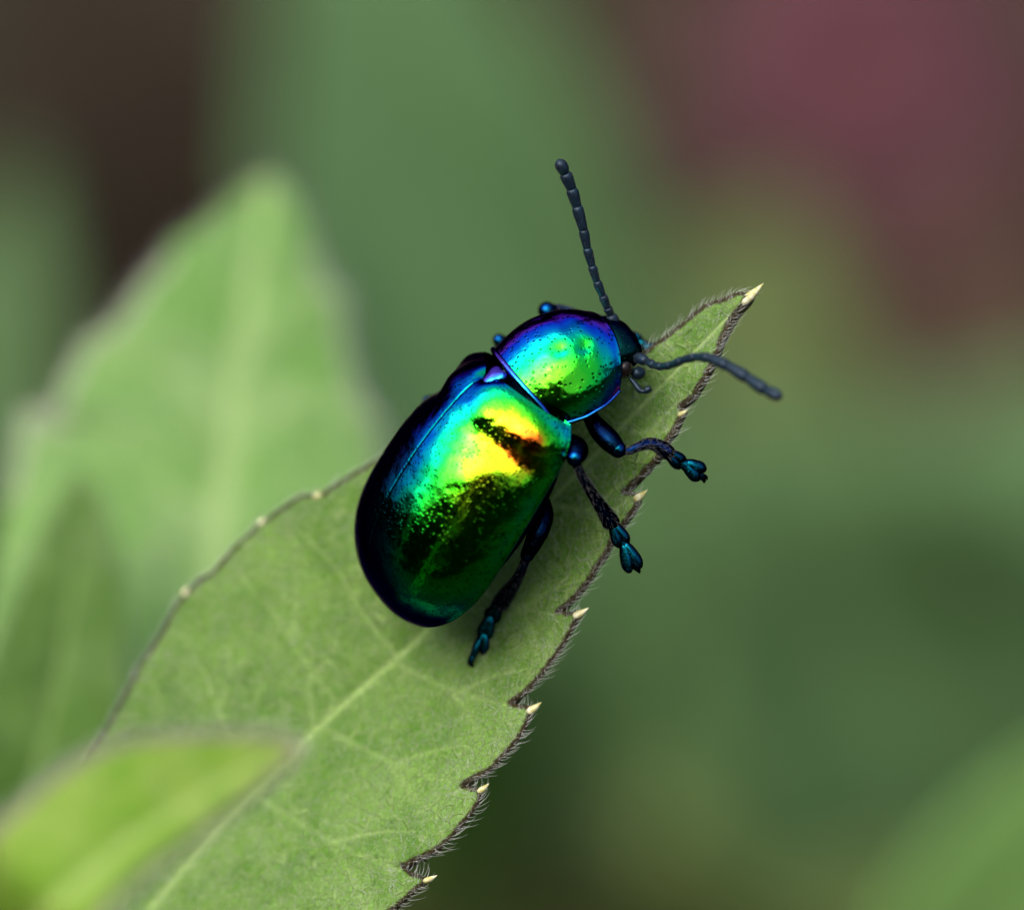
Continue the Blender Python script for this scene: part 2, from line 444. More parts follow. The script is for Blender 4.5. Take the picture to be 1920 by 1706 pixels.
# ------------------------------------------------------------------ leaves of the main plant
def smooth1(a, k):
    if k < 3: return a
    p = np.pad(a, k // 2, mode='edge')
    return np.convolve(p, np.ones(k) / k, mode='valid')[:len(a)]

def build_leaf(name, Rp, Lp, Mp, mat, parent, base, wedge, sR, sL, nrow=300, half=30, veins=(), bow=0.0, thick=0.2,
               ripple=0.0, vein_w=(0.11, 0.06), sm=41, slant=False):
    """Rp / Lp / Mp: right edge, left edge, midrib as photograph pixels from tip to base.
    wedge(t): depth of the right edge; sR / sL: slope (mm/mm) of the two halves across the blade"""
    Rp, Lp, Mp = (np.asarray(q, float) for q in (Rp, Lp, Mp))
    Md = resample(Mp, 400, True)
    fr = np.linspace(0, 1, nrow)
    R = resample(Rp, nrow)
    Lr = resample(Lp, nrow)
    def along(Q):
        _, t = seg_dist(Q, Md)
        t = smooth1(np.maximum.accumulate(t), sm)
        t = np.maximum.accumulate(t) + fr * 0.02
        return (t - t[0]) / (t[-1] - t[0])
    tR, tL = along(R), along(Lr)
    if slant:                               # rows run forward to the teeth, level in the photograph
        yy = np.maximum.accumulate(R @ (0.28, 1.0))
        t = np.interp(yy, np.maximum.accumulate(Md @ (0.28, 1.0)), np.linspace(0, 1, 400)); t = np.maximum.accumulate(smooth1(t, 5)) + fr * 0.004
        tR = (t - t[0]) / (t[-1] - t[0])
    mi = np.linspace(0, 1, 400)
    Mi = np.stack([np.interp(tR, mi, Md[:, j]) for j in (0, 1)], 1)
    fl = np.interp(tR, tL, fr)
    L = np.stack([np.interp(fl, fr, Lr[:, j]) for j in (0, 1)], 1)
    def half_width(E):                      # smooth half-width along the midrib (mm), teeth evened out
        d, t = seg_dist(E, Md); o = np.argsort(t)
        tt = np.linspace(0, 1, 200); w_ = smooth1(np.interp(tt, t[o], smooth1(d[o], sm)), 21) * KPX
        w_[0] = 0; return lambda x: np.interp(x, tt, w_)
    hR, hL = half_width(R), half_width(Lr)
    s = np.linspace(-1, 1, 2 * half + 1)
    a = np.abs(s)[None, :, None]
    side = np.where(s[None, :, None] > 0, R[:, None], L[:, None])
    px = Mi[:, None] * (1 - a) + side * a
    flat = px.reshape(-1, 2)
    dm, tm = seg_dist(flat, Md[::4])
    q = dm * KPX; sg = np.broadcast_to(s[None] > 0, px.shape[:2]).reshape(-1)
    tk = np.linspace(0, 1, 200); wk = smooth1(np.array([wedge(t) for t in tk]) - sR * hR(tk), 9)
    rel = np.clip(q / np.maximum(np.where(sg, hR(tm), hL(tm)), 0.15), 0, 1.2)
    ww = np.interp(tm, tk, wk) + np.where(sg, sR, -sL) * q + bow * rel * (1 - rel) * np.where(sg, hR(tm), hL(tm))
    ww = ww.reshape(px.shape[:2])
    # veins
    vv = np.exp(-(dm * KPX / (vein_w[0] * (0.35 + tm))) ** 2)
    for vl in veins:
        d, t = seg_dist(flat, resample(vl, 14, True))
        vv = np.maximum(vv, 0.48 * np.exp(-(d * KPX / (vein_w[1] * (1.25 - t))) ** 2))
    ww = ww - 0.035 * vv.reshape(ww.shape)
    if ripple:
        ww = ww + ripple * np.sin(tR[:, None] * 60 + s[None] * 2.5) * np.abs(s)[None] ** 2
    de = np.minimum(seg_dist(flat, Rp)[0], seg_dist(flat, Lp)[0]) * KPX
    ww = ww - 0.10 * np.exp(-(de.reshape(ww.shape) / 0.10) ** 2) * (np.abs(s)[None] > 0.3)
    wf = ww.reshape(-1)
    f = KPX * (D - wf) / D
    v = ((flat[:, 0] - 960) * f)[:, None] * U - ((flat[:, 1] - 853) * f)[:, None] * V + wf[:, None] * W
    m = 2 * half + 1
    faces = [(i * m + j, (i + 1) * m + j, (i + 1) * m + j + 1, i * m + j + 1) for i in range(nrow - 1) for j in range(2 * half)]
    o = mk(name, v, faces, mat, parent, base, attrs={'vein': vv, 'edge': de})
    md = o.modifiers.new('thickness', 'SOLIDIFY'); md.thickness = thick * S; md.offset = -1
    G = v.reshape(nrow, m, 3)
    return o, G, dict(R=R, L=L, M=Mi, tR=tR, ww=ww, px=px, de=de.reshape(nrow, m), s=s)

def surf_w(info, x, y):
    """depth of the blade at a pixel"""
    d = (info['px'][..., 0] - x) ** 2 + (info['px'][..., 1] - y) ** 2
    return float(info['ww'].reshape(-1)[np.argmin(d)])

STEM = P(-260, 2250, -9)                      # where the shoot comes up, left of and below the frame
plant = tag(empty('plant', (STEM[0], STEM[1], GZ)), 'pale green plant with toothed downy leaves on which the beetle sits', 'plant')
pb = np.array([STEM[0], STEM[1], GZ])
sp = resample([pb + (0, 0, -8), pb + (2, 4, 110), pb * 0.35 + STEM * 0.65 + (-3, 2, 0), STEM, STEM + (2, 3, 26)], 40, True)
v, f = tube(sp, np.linspace(2.1, 1.2, 40), 14)
mk('stem', v, f, M['stem'], plant, pb)

RIGHT = [(1404, 553), (1400, 563), (1388, 578), (1377, 592), (1364, 615), (1352, 640), (1342, 668), (1333, 688), (1319, 714), (1307, 733), (1299, 746), (1288, 755),
         (1276, 763), (1283, 770), (1279, 779), (1270, 798), (1264, 812), (1252, 824), (1246, 838), (1236, 856), (1226, 868), (1214, 879), (1200, 896), (1184, 912), (1172, 922),
         (1186, 922), (1199, 924), (1200, 934), (1195, 946), (1188, 958), (1178, 972), (1166, 988), (1150, 1010), (1142, 1030), (1134, 1044), (1121, 1060), (1112, 1078), (1101, 1094), (1085, 1114),
         (1062, 1136), (1046, 1146), (1066, 1146), (1086, 1145), (1086, 1156), (1078, 1170), (1064, 1196), (1048, 1222), (1032, 1244), (1014, 1268), (990, 1294), (968, 1312), (958, 1318),
         (978, 1321), (996, 1322), (998, 1334), (990, 1352), (978, 1378), (962, 1398), (944, 1418), (926, 1438), (904, 1452), (880, 1465), (868, 1472), (886, 1475), (902, 1475), (904, 1486), (897, 1506),
         (884, 1526), (866, 1548), (846, 1570), (822, 1592), (794, 1606), (770, 1617), (757, 1622), (766, 1632), (786, 1640), (802, 1645), (796, 1656), (780, 1668), (757, 1690), (735, 1708), (700, 1740),
         (664, 1770), (640, 1790), (660, 1800), (676, 1806), (650, 1830), (600, 1880), (520, 1950), (430, 2020), (300, 2100), (150, 2170), (0, 2225), (-130, 2262), (-240, 2275)]
LEFT = [(1404, 553), (1386, 546), (1362, 556), (1337, 565), (1322, 570), (1309, 579), (1293, 592), (1278, 606), (1257, 622), (1241, 634), (1214, 653), (1198, 666), (1160, 690), (1110, 706), (1060, 712),
        (1000, 728), (940, 756), (880, 776), (820, 804), (760, 830), (693, 868), (650, 893), (620, 912), (604, 924), (590, 926), (563, 927), (549, 937), (512, 962), (500, 972), (486, 978), (468, 998),
        (434, 1028), (398, 1072), (372, 1085), (350, 1109), (324, 1141), (300, 1188), (262, 1243), (234, 1299), (204, 1353), (182, 1392), (150, 1450), (110, 1540), (60, 1660), (10, 1790), (-60, 1930),
        (-140, 2060), (-210, 2170), (-270, 2240)]
MID = [(1404, 553), (1340, 620), (1250, 712), (1100, 868), (940, 1035), (787, 1194), (690, 1281), (577, 1381), (490, 1465), (412, 1545), (305, 1676), (200, 1800), (60, 1980), (-80, 2120), (-256, 2256)]
TEETH = [(1288, 769), (1213, 919), (1104, 1140), (1014, 1317), (916, 1469), (818, 1641)]
VEINS = []
for (x, y), (sx, sy) in zip(TEETH, [(1165, 800), (1030, 941), (880, 1098), (735, 1240), (600, 1360), (470, 1485)]):
    VEINS.append([(sx, sy), (sx * .7 + x * .3 + 4, sy * .7 + y * .3 + 20), (sx * .35 + x * .65 + 6, sy * .35 + y * .65 + 26), (x - 22, y + 4)])
    VEINS.append([(sx * .6 + x * .4 + 4, sy * .6 + y * .4 + 22), (sx * .45 + x * .55 - 6, sy * .45 + y * .55 + 60), (sx * .3 + x * .7 - 30, sy * .3 + y * .7 + 110)])
    VEINS.append([(sx * .55 + x * .45 + 4, sy * .55 + y * .45 + 22), (sx * .4 + x * .6 + 22, sy * .4 + y * .6 - 18), (sx * .25 + x * .75 + 44, sy * .25 + y * .75 - 44)])
for (x, y), (sx, sy) in zip([(1120, 740), (930, 790), (700, 890), (568, 1000), (430, 1060), (330, 1170), (590, 1180)],
                            [(1200, 765), (1050, 920), (905, 1072), (745, 1232), (640, 1326), (480, 1475), (592, 1368)]):
    VEINS.append([(sx, sy), (sx * .7 + x * .3 - 12, sy * .7 + y * .3 - 16), (sx * .35 + x * .65 - 4, sy * .35 + y * .65 - 22), (x, y)])
    VEINS.append([(sx * .6 + x * .4 - 10, sy * .6 + y * .4 - 20), (sx * .45 + x * .55 + 30, sy * .45 + y * .55 - 40), (sx * .35 + x * .65 + 50, sy * .35 + y * .65 - 90)])

def edge_w(t):
    return 0.25 - 0.5 * math.exp(-((t - 0.22) / 0.15) ** 2) - 6.0 * max(0, t - 0.72) ** 2 * 8

leaf, G, info = build_leaf('leaf', RIGHT, LEFT, MID, M['leaf'], plant, pb, edge_w, 0.95, 0.40, nrow=640, half=44, veins=VEINS, bow=0.08, thick=0.22, sm=61, slant=True)
leaf['label'] = 'downy green toothed leaf with brown margin under the beetle'

# down on the blade
def blade_hairs(G, info, count, rad, length, name, parent, base, band=None):
    n, m = G.shape[:2]
    e1 = G[1:, :-1] - G[:-1, :-1]; e2 = G[:-1, 1:] - G[:-1, :-1]
    nr = np.cross(e1, e2); ar = np.linalg.norm(nr, axis=-1); nrm = unit(nr)
    wgt = ar.copy()
    # keep to what lies in or near the frame
    px = info['px'][:-1, :-1]; wgt *= ((px[..., 1] < 1740) & (px[..., 0] > 60))
    if band: wgt = wgt * np.exp(-(info['de'][:-1, :-1] / band) ** 2)
    pick = rng.choice(wgt.size, count, p=(wgt / wgt.sum()).reshape(-1))
    i, j = np.unravel_index(pick, wgt.shape)
    a, b = rng.random((2, count, 1))
    root = G[i, j] * (1 - a) * (1 - b) + G[i + 1, j] * a * (1 - b) + G[i, j + 1] * (1 - a) * b + G[i + 1, j + 1] * a * b
    N = nrm[i, j]
    N = np.where((N @ W)[:, None] < 0, -N, N)
    tip = -unit(e1[i, j]); sid = np.cross(N, tip)
    ang = rng.normal(0, 0.9, (count, 1))
    d = tip * np.cos(ang) + sid * np.sin(ang)
    L = rng.uniform(0.5, 1.4, count) * length
    d1 = d + N * rng.uniform(0.25, 0.9, (count, 1)); d2 = d + N * rng.uniform(-0.15, 0.25, (count, 1)) + sid * rng.normal(0, 0.3, (count, 1))
    v, f = hairs(root, d1, d2, L, np.full(count, rad) * rng.uniform(0.7, 1.3, count), 2)
    return tag(mk(name, v, f, M['hair'], parent, base), kind='stuff')

blade_hairs(G, info, 20000, 0.0030, 0.12, 'leaf_down', leaf, pb)
blade_hairs(G, info, 900, 0.005, 0.28, 'leaf_down', leaf, pb, band=0.45)

def margin_hairs(edge, w_of, inner, step, name, parent, base, length=0.36, rad=0.0075, lo=0, hi=None, lift=0.3, ymax=1740):
    """long pale hairs along an outline, leaning towards the tip"""
    E = resample(edge[lo:hi], int(len(edge[lo:hi]) * step))
    E = E[E[:, 1] < ymax]
    n = len(E)
    E = E + rng.normal(0, 1.5, E.shape)
    Wd = np.array([w_of(x, y) for x, y in E])
    root = np.array([P(x, y, q) for (x, y), q in zip(E, Wd)])
    t = unit(smooth2(root[:-1] - root[1:], 15)); t = np.vstack([t, t[-1:]])
    out = unit(np.cross(t, W)) * inner
    k = rng.normal(0, 1, (n, 1))
    d1 = t * rng.uniform(0.2, 1.0, (n, 1)) + out * rng.uniform(0.3, 1.1, (n, 1)) + W * rng.normal(-0.05, lift, (n, 1))
    d2 = t * 1.0 + out * rng.uniform(-0.3, 0.45, (n, 1)) + W * rng.normal(0.0, 0.3, (n, 1))
    L = rng.uniform(0.55, 1.3, n) * length
    v, f = hairs(root, d1, d2, L, np.full(n, rad), 4)
    return tag(mk(name, v, f, M['hair'], parent, base), kind='stuff')

def smooth2(a, k): return np.stack([smooth1(a[:, j], k) for j in range(a.shape[1])], 1)

iR = lambda x, y: surf_w(info, x, y)
margin_hairs(info['R'], iR, 1.0, 0.8, 'margin_hair', leaf, pb, length=0.38, rad=0.0075)
margin_hairs(info['L'], iR, -1.0, 0.9, 'margin_hair', leaf, pb, length=0.32, rad=0.006)

def gland(px0, px1, w0, w1, r, parent, base):
    a, b = P(*px0, w0), P(*px1, w1)
    a = a - (b - a) * 0.25
    t = np.linspace(0, 1, 9)[:, None]
    prof = np.array([0.75, 0.95, 1.0, 0.95, 0.85, 0.68, 0.48, 0.26, 0.06]) * r
    side = np.cross(unit(b - a), W)
    v, f = tube(a + (b - a) * t + side * (np.sin(t * 3.1) * 0.02), prof, 12, 0.8)
    return mk('tooth_tip', v, f, M['gland'], parent, base)

for (x, y), (bx, by), r in [((1290, 768), (1276, 776), 0.085), ((1214, 918), (1195, 933), 0.095), ((1104, 1139), (1082, 1152), 0.105), ((1015, 1316), (995, 1331), 0.095),
                            ((917, 1468), (901, 1481), 0.085), ((820, 1640), (800, 1649), 0.085), ((1432, 531), (1399, 561), 0.13)]:
    w = surf_w(info, bx, by)
    gland((bx, by), (x, y), w - 0.04, w + 0.08, r * random.uniform(1.05, 1.35), leaf, pb)
for x, y, bx, by in [(604, 921, 592, 930), (499, 969, 488, 980), (352, 1100, 344, 1112)]:
    w = surf_w(info, bx, by); gland((bx, by), (x, y), w, w, 0.10, leaf, pb)

# foreground leaf, out of focus, its blunt tip over the midrib of the main leaf
FR = [(562, 1402), (560, 1422), (540, 1440), (516, 1460), (484, 1488), (450, 1514), (408, 1545), (366, 1576), (328, 1602), (290, 1630), (234, 1682), (180, 1740), (110, 1830), (40, 1930), (-60, 2060), (-200, 2200), (-262, 2246)]
FL = [(562, 1402), (550, 1384), (520, 1374), (470, 1370), (398, 1370), (330, 1372), (270, 1378), (225, 1388), (173, 1404), (130, 1430), (94, 1458), (60, 1486), (28, 1512), (-10, 1546), (-80, 1620), (-160, 1740), (-230, 1900), (-270, 2100), (-270, 2236)]
FM = [(562, 1402), (480, 1432), (380, 1486), (270, 1556), (150, 1650), (20, 1780), (-100, 1940), (-200, 2110), (-264, 2240)]
lf, Gf, inf = build_leaf('leaf', FR, FL, FM, M['leaf_front'], plant, pb, lambda t: 17 + 4.5 * math.sin(min(t, 0.6) * 2.6) - 56 * max(0, t - 0.45) ** 1.4, 0.55, 0.40, nrow=140, half=20, bow=0.2, vein_w=(0.2, 0.1), sm=21)
lf['label'] = 'blurred yellow-green leaf with grey-purple edge, its tip over the midrib of the beetle\'s leaf'
margin_hairs(inf['R'], lambda x, y: surf_w(inf, x, y), 1.0, 1.6, 'margin_hair', lf, pb, length=0.5, rad=0.009, ymax=1800)
margin_hairs(inf['L'], lambda x, y: surf_w(inf, x, y), -1.0, 1.6, 'margin_hair', lf, pb, length=0.5, rad=0.009, ymax=1800)

# leaf standing behind, far out of focus
BR = [(505, 335), (530, 350), (548, 378), (566, 424), (590, 480), (612, 532), (634, 548), (646, 552), (646, 600), (650, 650), (660, 700), (676, 748), (700, 776), (716, 786), (716, 840), (730, 900), (742, 980), (742, 1080),
      (722, 1200), (680, 1330), (600, 1500), (480, 1680), (300, 1900), (80, 2100), (-120, 2230), (-250, 2270)]
BL = [(505, 335), (478, 340), (452, 366), (410, 404), (366, 436), (336, 452), (316, 470), (312, 490), (278, 520), (240, 572), (206, 618), (172, 630), (158, 646), (140, 690), (118, 720), (108, 760), (100, 796), (72, 776),
      (44, 766), (40, 810), (28, 880), (12, 960), (-10, 1050), (-30, 1150), (-30, 1260), (-20, 1380), (0, 1500), (0, 1640), (-30, 1800), (-100, 1980), (-190, 2140), (-268, 2240)]
BM = [(505, 335), (484, 450), (462, 580), (442, 700), (424, 850), (408, 980), (392, 1120), (365, 1300), (310, 1500), (220, 1720), (90, 1930), (-90, 2120), (-258, 2256)]
BV = [[(424, 850), (560, 740), (700, 780)], [(448, 660), (560, 560), (640, 556)], [(430, 800), (300, 690), (170, 640)], [(408, 980), (220, 860), (60, 780)]]
lb, Gb, inb = build_leaf('leaf', BR, BL, BM, M['leaf_back'], plant, pb, lambda t: -40 + 22 * t, -0.25, -0.15, nrow=160, half=22, veins=BV, bow=0.25, vein_w=(0.35, 0.2), sm=21)
ed = lb.data.attributes['edge']; yy = inb['px'][..., 1].reshape(-1)      # the lower side and the tip carry no grey down
ev = inb['de'].reshape(-1) + np.clip((yy - 930) / 120, 0, 1) * 3 + np.clip((480 - yy) / 90, 0, 1) * 1.5
ed.data.foreach_set('value', ev.astype(np.float32))
lb['label'] = 'broad light green toothed leaf out of focus behind the beetle\'s leaf'
margin_hairs(inb['R'], lambda x, y: surf_w(inb, x, y), 1.0, 2.4, 'margin_hair', lb, pb, length=0.7, rad=0.009, ymax=960)
margin_hairs(inb['L'], lambda x, y: surf_w(inb, x, y), -1.0, 2.4, 'margin_hair', lb, pb, length=0.7, rad=0.009, ymax=960)

# a darker leaf low at the left, in front of the one behind
CR = [(150, 880), (190, 930), (218, 1000), (236, 1090), (242, 1190), (236, 1300), (216, 1420), (170, 1560), (100, 1740), (0, 1930), (-120, 2090), (-240, 2230)]
CL = [(150, 880), (110, 930), (70, 1000), (30, 1090), (-10, 1190), (-50, 1300), (-90, 1420), (-140, 1560), (-190, 1740), (-240, 1930), (-280, 2090), (-275, 2220)]
CM = [(150, 880), (150, 960), (140, 1080), (118, 1220), (80, 1400), (20, 1600), (-60, 1800), (-160, 2020), (-258, 2226)]
lc, Gc, inc = build_leaf('leaf', CR, CL, CM, M['leaf_low'], plant, pb, lambda t: -27 + 16 * t, 0.3, -0.3, nrow=90, half=16, bow=0.2, vein_w=(0.06, 0.05), sm=11)
lc['label'] = 'narrow dark green blurred leaf low beside the broad light green leaf'

# ------------------------------------------------------------------ plants beyond, far out of focus
def blade(a, b, width, mat, parent, base, sag=0.12, fold=0.25, face=None, name='leaf'):
    """simple pointed leaf from a (foot) to b (tip), mm"""
    a, b = np.asarray(a, float), np.asarray(b, float)
    ax = b - a; L = np.linalg.norm(ax); ax = ax / L
    face = W * 0.75 + np.array([0, 0, 0.45]) if face is None else face
    nn = unit(face - (face @ ax) * ax); sd = np.cross(ax, nn)
    t = np.linspace(0, 1, 26)[:, None, None]; s = np.linspace(-1, 1, 13)[None, :, None]
    wd = width * (np.sin(np.pi * np.clip(t, 0, 1) ** 0.8) ** 0.8 * 0.97 + 0.03 * (1 - t)) * (1 + 0.03 * np.sin(t * 70))
    v = a + ax * (t * L) + sd * (s * wd) + nn * (sag * L * np.sin(np.pi * t) - fold * wd * (1 - np.abs(s)) + 0.02 * L * np.sin(t * 9 + s * 2))
    vv = np.exp(-(np.abs(s) * wd / (0.05 * width)) ** 2) + 0 * t
    f = [(i * 13 + j, (i + 1) * 13 + j, (i + 1) * 13 + j + 1, i * 13 + j + 1) for i in range(25) for j in range(12)]
    o = mk(name, v.reshape(-1, 3), f, mat, parent, base, attrs={'vein': vv.reshape(-1)})
    md = o.modifiers.new('thickness', 'SOLIDIFY'); md.thickness = 0.35 * S; md.offset = 0
    return o

def deeper(p): return (p[0], p[1], p[2] * (1.45 if p[2] < -100 else 1.0))

def shoot(label, foot_px, leaves, cat='plant', group=None, top=None):
    """a plant: stem rising from the ground, blades given as (foot px,w) (tip px,w) width material"""
    top = P(*deeper(foot_px)) if top is None else top
    b = np.array([top[0] + 6, top[1] + 12, GZ])
    r = tag(empty('plant', b), label, cat, group)
    pth = resample([b + (0, 0, -10), b * 0.5 + top * 0.5 + (4, -3, 0), top], 24, True)
    v, f = tube(pth, np.linspace(2.6, 1.3, 24), 10)
    mk('stem', v, f, M['stem'], r, b)
    for p0, p1, wd, mt in leaves:
        k_ = [deeper(q) for q in (p0, p1)]
        blade(P(*k_[0]), P(*k_[1]), wd * (D - k_[1][2]) / (D - p1[2]), M[mt], r, b)
    return r

# light leaf entering at the lower right
shoot('palest green of the blurred plants, with one broad light leaf', (1740, 2250, -98), [
    ((1740, 2250, -98), (2260, 1260, -92), 6.6, 'bg_light'), ((1740, 2250, -98), (1350, 2250, -99), 4.0, 'bg_green')])
shoot('blurred plant with wide olive leaves behind the toothed brown leaf margin', (1250, 2200, -215), [
    ((1250, 2200, -215), (1120, 820, -205), 15.0, 'bg_olive'), ((1250, 2200, -215), (1560, 660, -225), 20.0, 'bg_green'), ((1350, 2200, -215), (2150, 700, -235), 20.0, 'bg_green'), ((1250, 2250, -215), (700, 1500, -200), 9.0, 'bg_olive')])
shoot('blurred plant with long yellowish-green blades behind the teeth of the leaf', (1000, 2350, -185), [
    ((1000, 2350, -185), (1240, 1000, -175), 13.0, 'bg_olive'), ((1000, 2350, -185), (820, 1300, -180), 9.0, 'bg_olive')])
shoot('blurred plant with one wide mid-green leaf beside the palest plant', (2100, 2100, -190), [
    ((2100, 2100, -190), (1640, 840, -180), 13.0, 'bg_green'), ((2100, 2100, -190), (2300, 900, -200), 10.0, 'bg_green')])
# tall cool green leaf behind the antenna
shoot('tall blurred plant whose cool green leaf rises behind the upright antenna', (1050, 1500, -175), [
    ((1050, 1400, -170), (620, -420, -165), 9.5, 'bg_blue'), ((1050, 1450, -178), (1500, 380, -190), 9.0, 'bg_olive'), ((1050, 1480, -175), (1720, 900, -160), 10.0, 'bg_green'),
    ((1050, 1480, -172), (300, 1250, -150), 9.0, 'bg_deep')])
shoot('blurred plant with spreading green leaves behind the drooping antenna', (1900, 1650, -150), [
    ((1900, 1700, -150), (1330, 780, -140), 11.0, 'bg_green'), ((1900, 1600, -150), (2350, 850, -160), 8.5, 'bg_green'), ((1900, 1620, -150), (1180, 1560, -140), 7.0, 'bg_olive')])
shoot('blurred mid-green plant beside the dark brown withered one', (-150, 1500, -140), [
    ((-150, 1400, -150), (40, 300, -150), 4.6, 'bg_green'), ((-150, 1450, -138), (260, 900, -130), 6.0, 'bg_deep'), ((-150, 1500, -130), (220, 1700, -120), 7.0, 'bg_deep')])
shoot('very dark brown withered plant blurred behind the broad light green leaf', (330, 900, -230), [
    ((330, 900, -230), (120, -300, -240), 9.0, 'bg_dead'), ((330, 900, -230), (420, 0, -225), 7.0, 'bg_dead'), ((330, 900, -230), (760, 1500, -215), 7.0, 'bg_dead')])
shoot('reddish-brown withered plant blurred just below the purple flower', (2050, 1250, -320), [
    ((2050, 1250, -320), (1560, 180, -320), 12.0, 'bg_rust'), ((2050, 1250, -320), (2120, 150, -330), 10.0, 'bg_dead'), ((2050, 1280, -320), (1200, 1150, -300), 9.0, 'bg_olive')])

def flower(label, px, radius, tilt, group):
    c = P(*px)
    b = np.array([c[0] + 5, c[1] + 10, GZ])
    r = tag(empty('flower', b), label, 'flower', group)
    ax = unit(W * 0.55 + np.array(tilt))
    pth = resample([b + (0, 0, -10), b * 0.5 + c * 0.5 + (5, 3, 0), c - ax * 4], 24, True)
    v, f = tube(pth, np.linspace(2.4, 1.4, 24), 10); mk('stem', v, f, M['stem'], r, b)
    t = np.linspace(0, 1, 12)
    v, f = tube(c + ax * (-3 + 7 * t[:, None]), radius * 0.32 * np.sqrt(np.clip(1 - (2 * t - 0.9) ** 2 * 0.8, 0.02, 1)), 20)
    mk('flower_centre', v, f, M['disc'], r, b)
    s1 = unit(np.cross(ax, (0.2, 1, 0.3))); s2 = np.cross(ax, s1)
    for i in range(15):
        q = 2 * math.pi * i / 15 + random.uniform(-0.08, 0.08)
        d = s1 * math.cos(q) + s2 * math.sin(q)
        blade(c + d * radius * 0.2, c + d * radius * random.uniform(0.92, 1.08) - ax * radius * random.uniform(0.05, 0.3), radius * 0.2, M['petal'], r, b, face=ax, name='petal', fold=0.1)
    return r
flower('purple-pink flower blurred far behind the leaf tip', (1620, 120, -360), 17.0, (-0.1, 0, 0.6), None)

# ------------------------------------------------------------------ the beetle
# body axes in (right, up, towards camera): it climbs to the upper right, rolled to its left
AX = np.array([[0.53249, 0.82705, 0.18013], [-0.44432, 0.45425, -0.77216], [-0.72044, 0.33114, 0.60936]])
AXW = AX @ np.stack([U, V, W])                      # rows: forward, left, dorsal in the place
O = P(884.7, 926.8, -0.3)
def B(p): return O + np.asarray(p, float) @ AXW      # body mm -> place
def unB(p): return (np.asarray(p, float) - O) @ AXW.T
beetle_foot = O - AXW[2] * 1.2
beetle = tag(empty('beetle', beetle_foot), 'shiny green, gold and blue iridescent beetle climbing the toothed leaf', 'beetle')
bb = beetle_foot

def part(name, v, f, mat, parent=None, idx=None, local=True):
    return mk(name, B(v) if local else v, f, mat, parent or beetle, bb, mat_idx=idx)

# elytra
EL, HW, HH, HM, F0, EE = 6.769, 2.524, 2.283, 0.461, 0.79, 0.859
def e_w(s):
    sh = 1 - 0.20 * np.exp(-(s / 0.045) ** 1.3); mm_ = 0.62
    return HW * sh * np.where(s < mm_, 1 - 0.10 * ((mm_ - s) / mm_) ** 2, np.sqrt(np.clip(1 - np.clip((s - mm_) / (1 - mm_), 0, 1) ** 2.3, 0, 1)))
def e_h(s):
    h = HH * np.where(s < HM, 1 - (1 - F0) * (np.clip(HM - s, 0, 1) / HM) ** 2, np.clip(1 - np.clip((s - HM) / (1 - HM), 0, 1) ** 2.6, 0, 1) ** 0.55)
    return h * (1 - 0.12 * np.exp(-s / 0.025))
def elytron(sgn):
    ns, ntt = 110, 64
    s = 1 - np.cos(np.linspace(0, np.pi / 2, ns)); s = 0.5 * s + 0.5 * np.sin(np.linspace(0, np.pi / 2, ns))
    t = (np.linspace(0, 1, ntt) ** 1.7) * np.pi / 2
    Sg, T = np.meshgrid(s, t, indexing='ij')
    ee = EE + 0.32 * np.exp(-(Sg / 0.22) ** 2)
    y = e_w(Sg) * np.sin(T) ** ee; z = e_h(Sg) * np.cos(T) ** ee
    x = EL * (0.46 - Sg)
    g = lambda s0, t0, a, b: np.exp(-((Sg - s0) / a) ** 2 - ((T - math.radians(t0)) / b) ** 2)
    d = (0.26 if sgn > 0 else 0.16) * g(0.03 if sgn > 0 else 0.085, 62, 0.075, 0.26) - 0.13 * g(0.19, 50, 0.05, 0.35) + 0.10 * g(0.11, 24, 0.06, 0.22) - 0.05 * g(0.24, 30, 0.07, 0.3)
    rr = np.sqrt(y ** 2 + z ** 2) + 1e-6
    y, z = y + d * y / rr, z + d * z / rr
    # cut back round the scutellum
    x = x - 0.30 * np.exp(-(y / 0.30) ** 2) * np.exp(-Sg / 0.05)
    fade = np.clip((1 - Sg) * 8, 0, 1)
    z = z + fade * (-0.006 * np.exp(-(y / 0.03) ** 2))
    y = y + 0.006
    # raised side bead, then folded under
    wE = y[:, -1]
    ex = [(0.006, -0.02), (0.010, -0.045), (0.004, -0.07), (-0.02, -0.09), (-0.12, -0.11), (-0.35, -0.05)]
    k = np.clip(e_w(s) / 0.6, 0, 1)
    Y = np.concatenate([y] + [np.maximum(wE + a * k, 0.0)[:, None] for a, b in ex], 1)
    Zz = np.concatenate([z] + [np.full((ns, 1), b) * 1.0 for a, b in ex], 1)
    X = np.concatenate([x] + [x[:, -1:]] * len(ex), 1)
    m_ = X.shape[1]
    v = np.stack([X, sgn * Y, Zz], -1).reshape(-1, 3)
    f = []
    for i in range(ns - 1):
        for j in range(m_ - 1):
            q = (i * m_ + j, i * m_ + j + 1, (i + 1) * m_ + j + 1, (i + 1) * m_ + j)
            f.append(q if sgn < 0 else q[::-1])
    o = part('elytron', v, f, M['elytra'])
    # greener towards the tip, with dim reflections there put into a darker colour
    fs = np.concatenate([np.clip((Sg - 0.34) / 0.28, 0, 1)] + [np.clip((s[:, None] - 0.34) / 0.28, 0, 1)] * len(ex), 1)
    gs = 1.15 * np.exp(-((Sg - 0.11) / 0.12) ** 2 - ((T - 1.0) / 0.38) ** 2); gs = np.concatenate([gs] + [gs[:, -1:]] * len(ex), 1)
    at = o.data.attributes.new('gold', 'FLOAT', 'POINT'); at.data.foreach_set('value', gs.reshape(-1).astype(np.float32))
    at = o.data.attributes.new('rear_dim', 'FLOAT', 'POINT'); at.data.foreach_set('value', fs.reshape(-1).astype(np.float32))
    return o
elytron(-1); elytron(1)

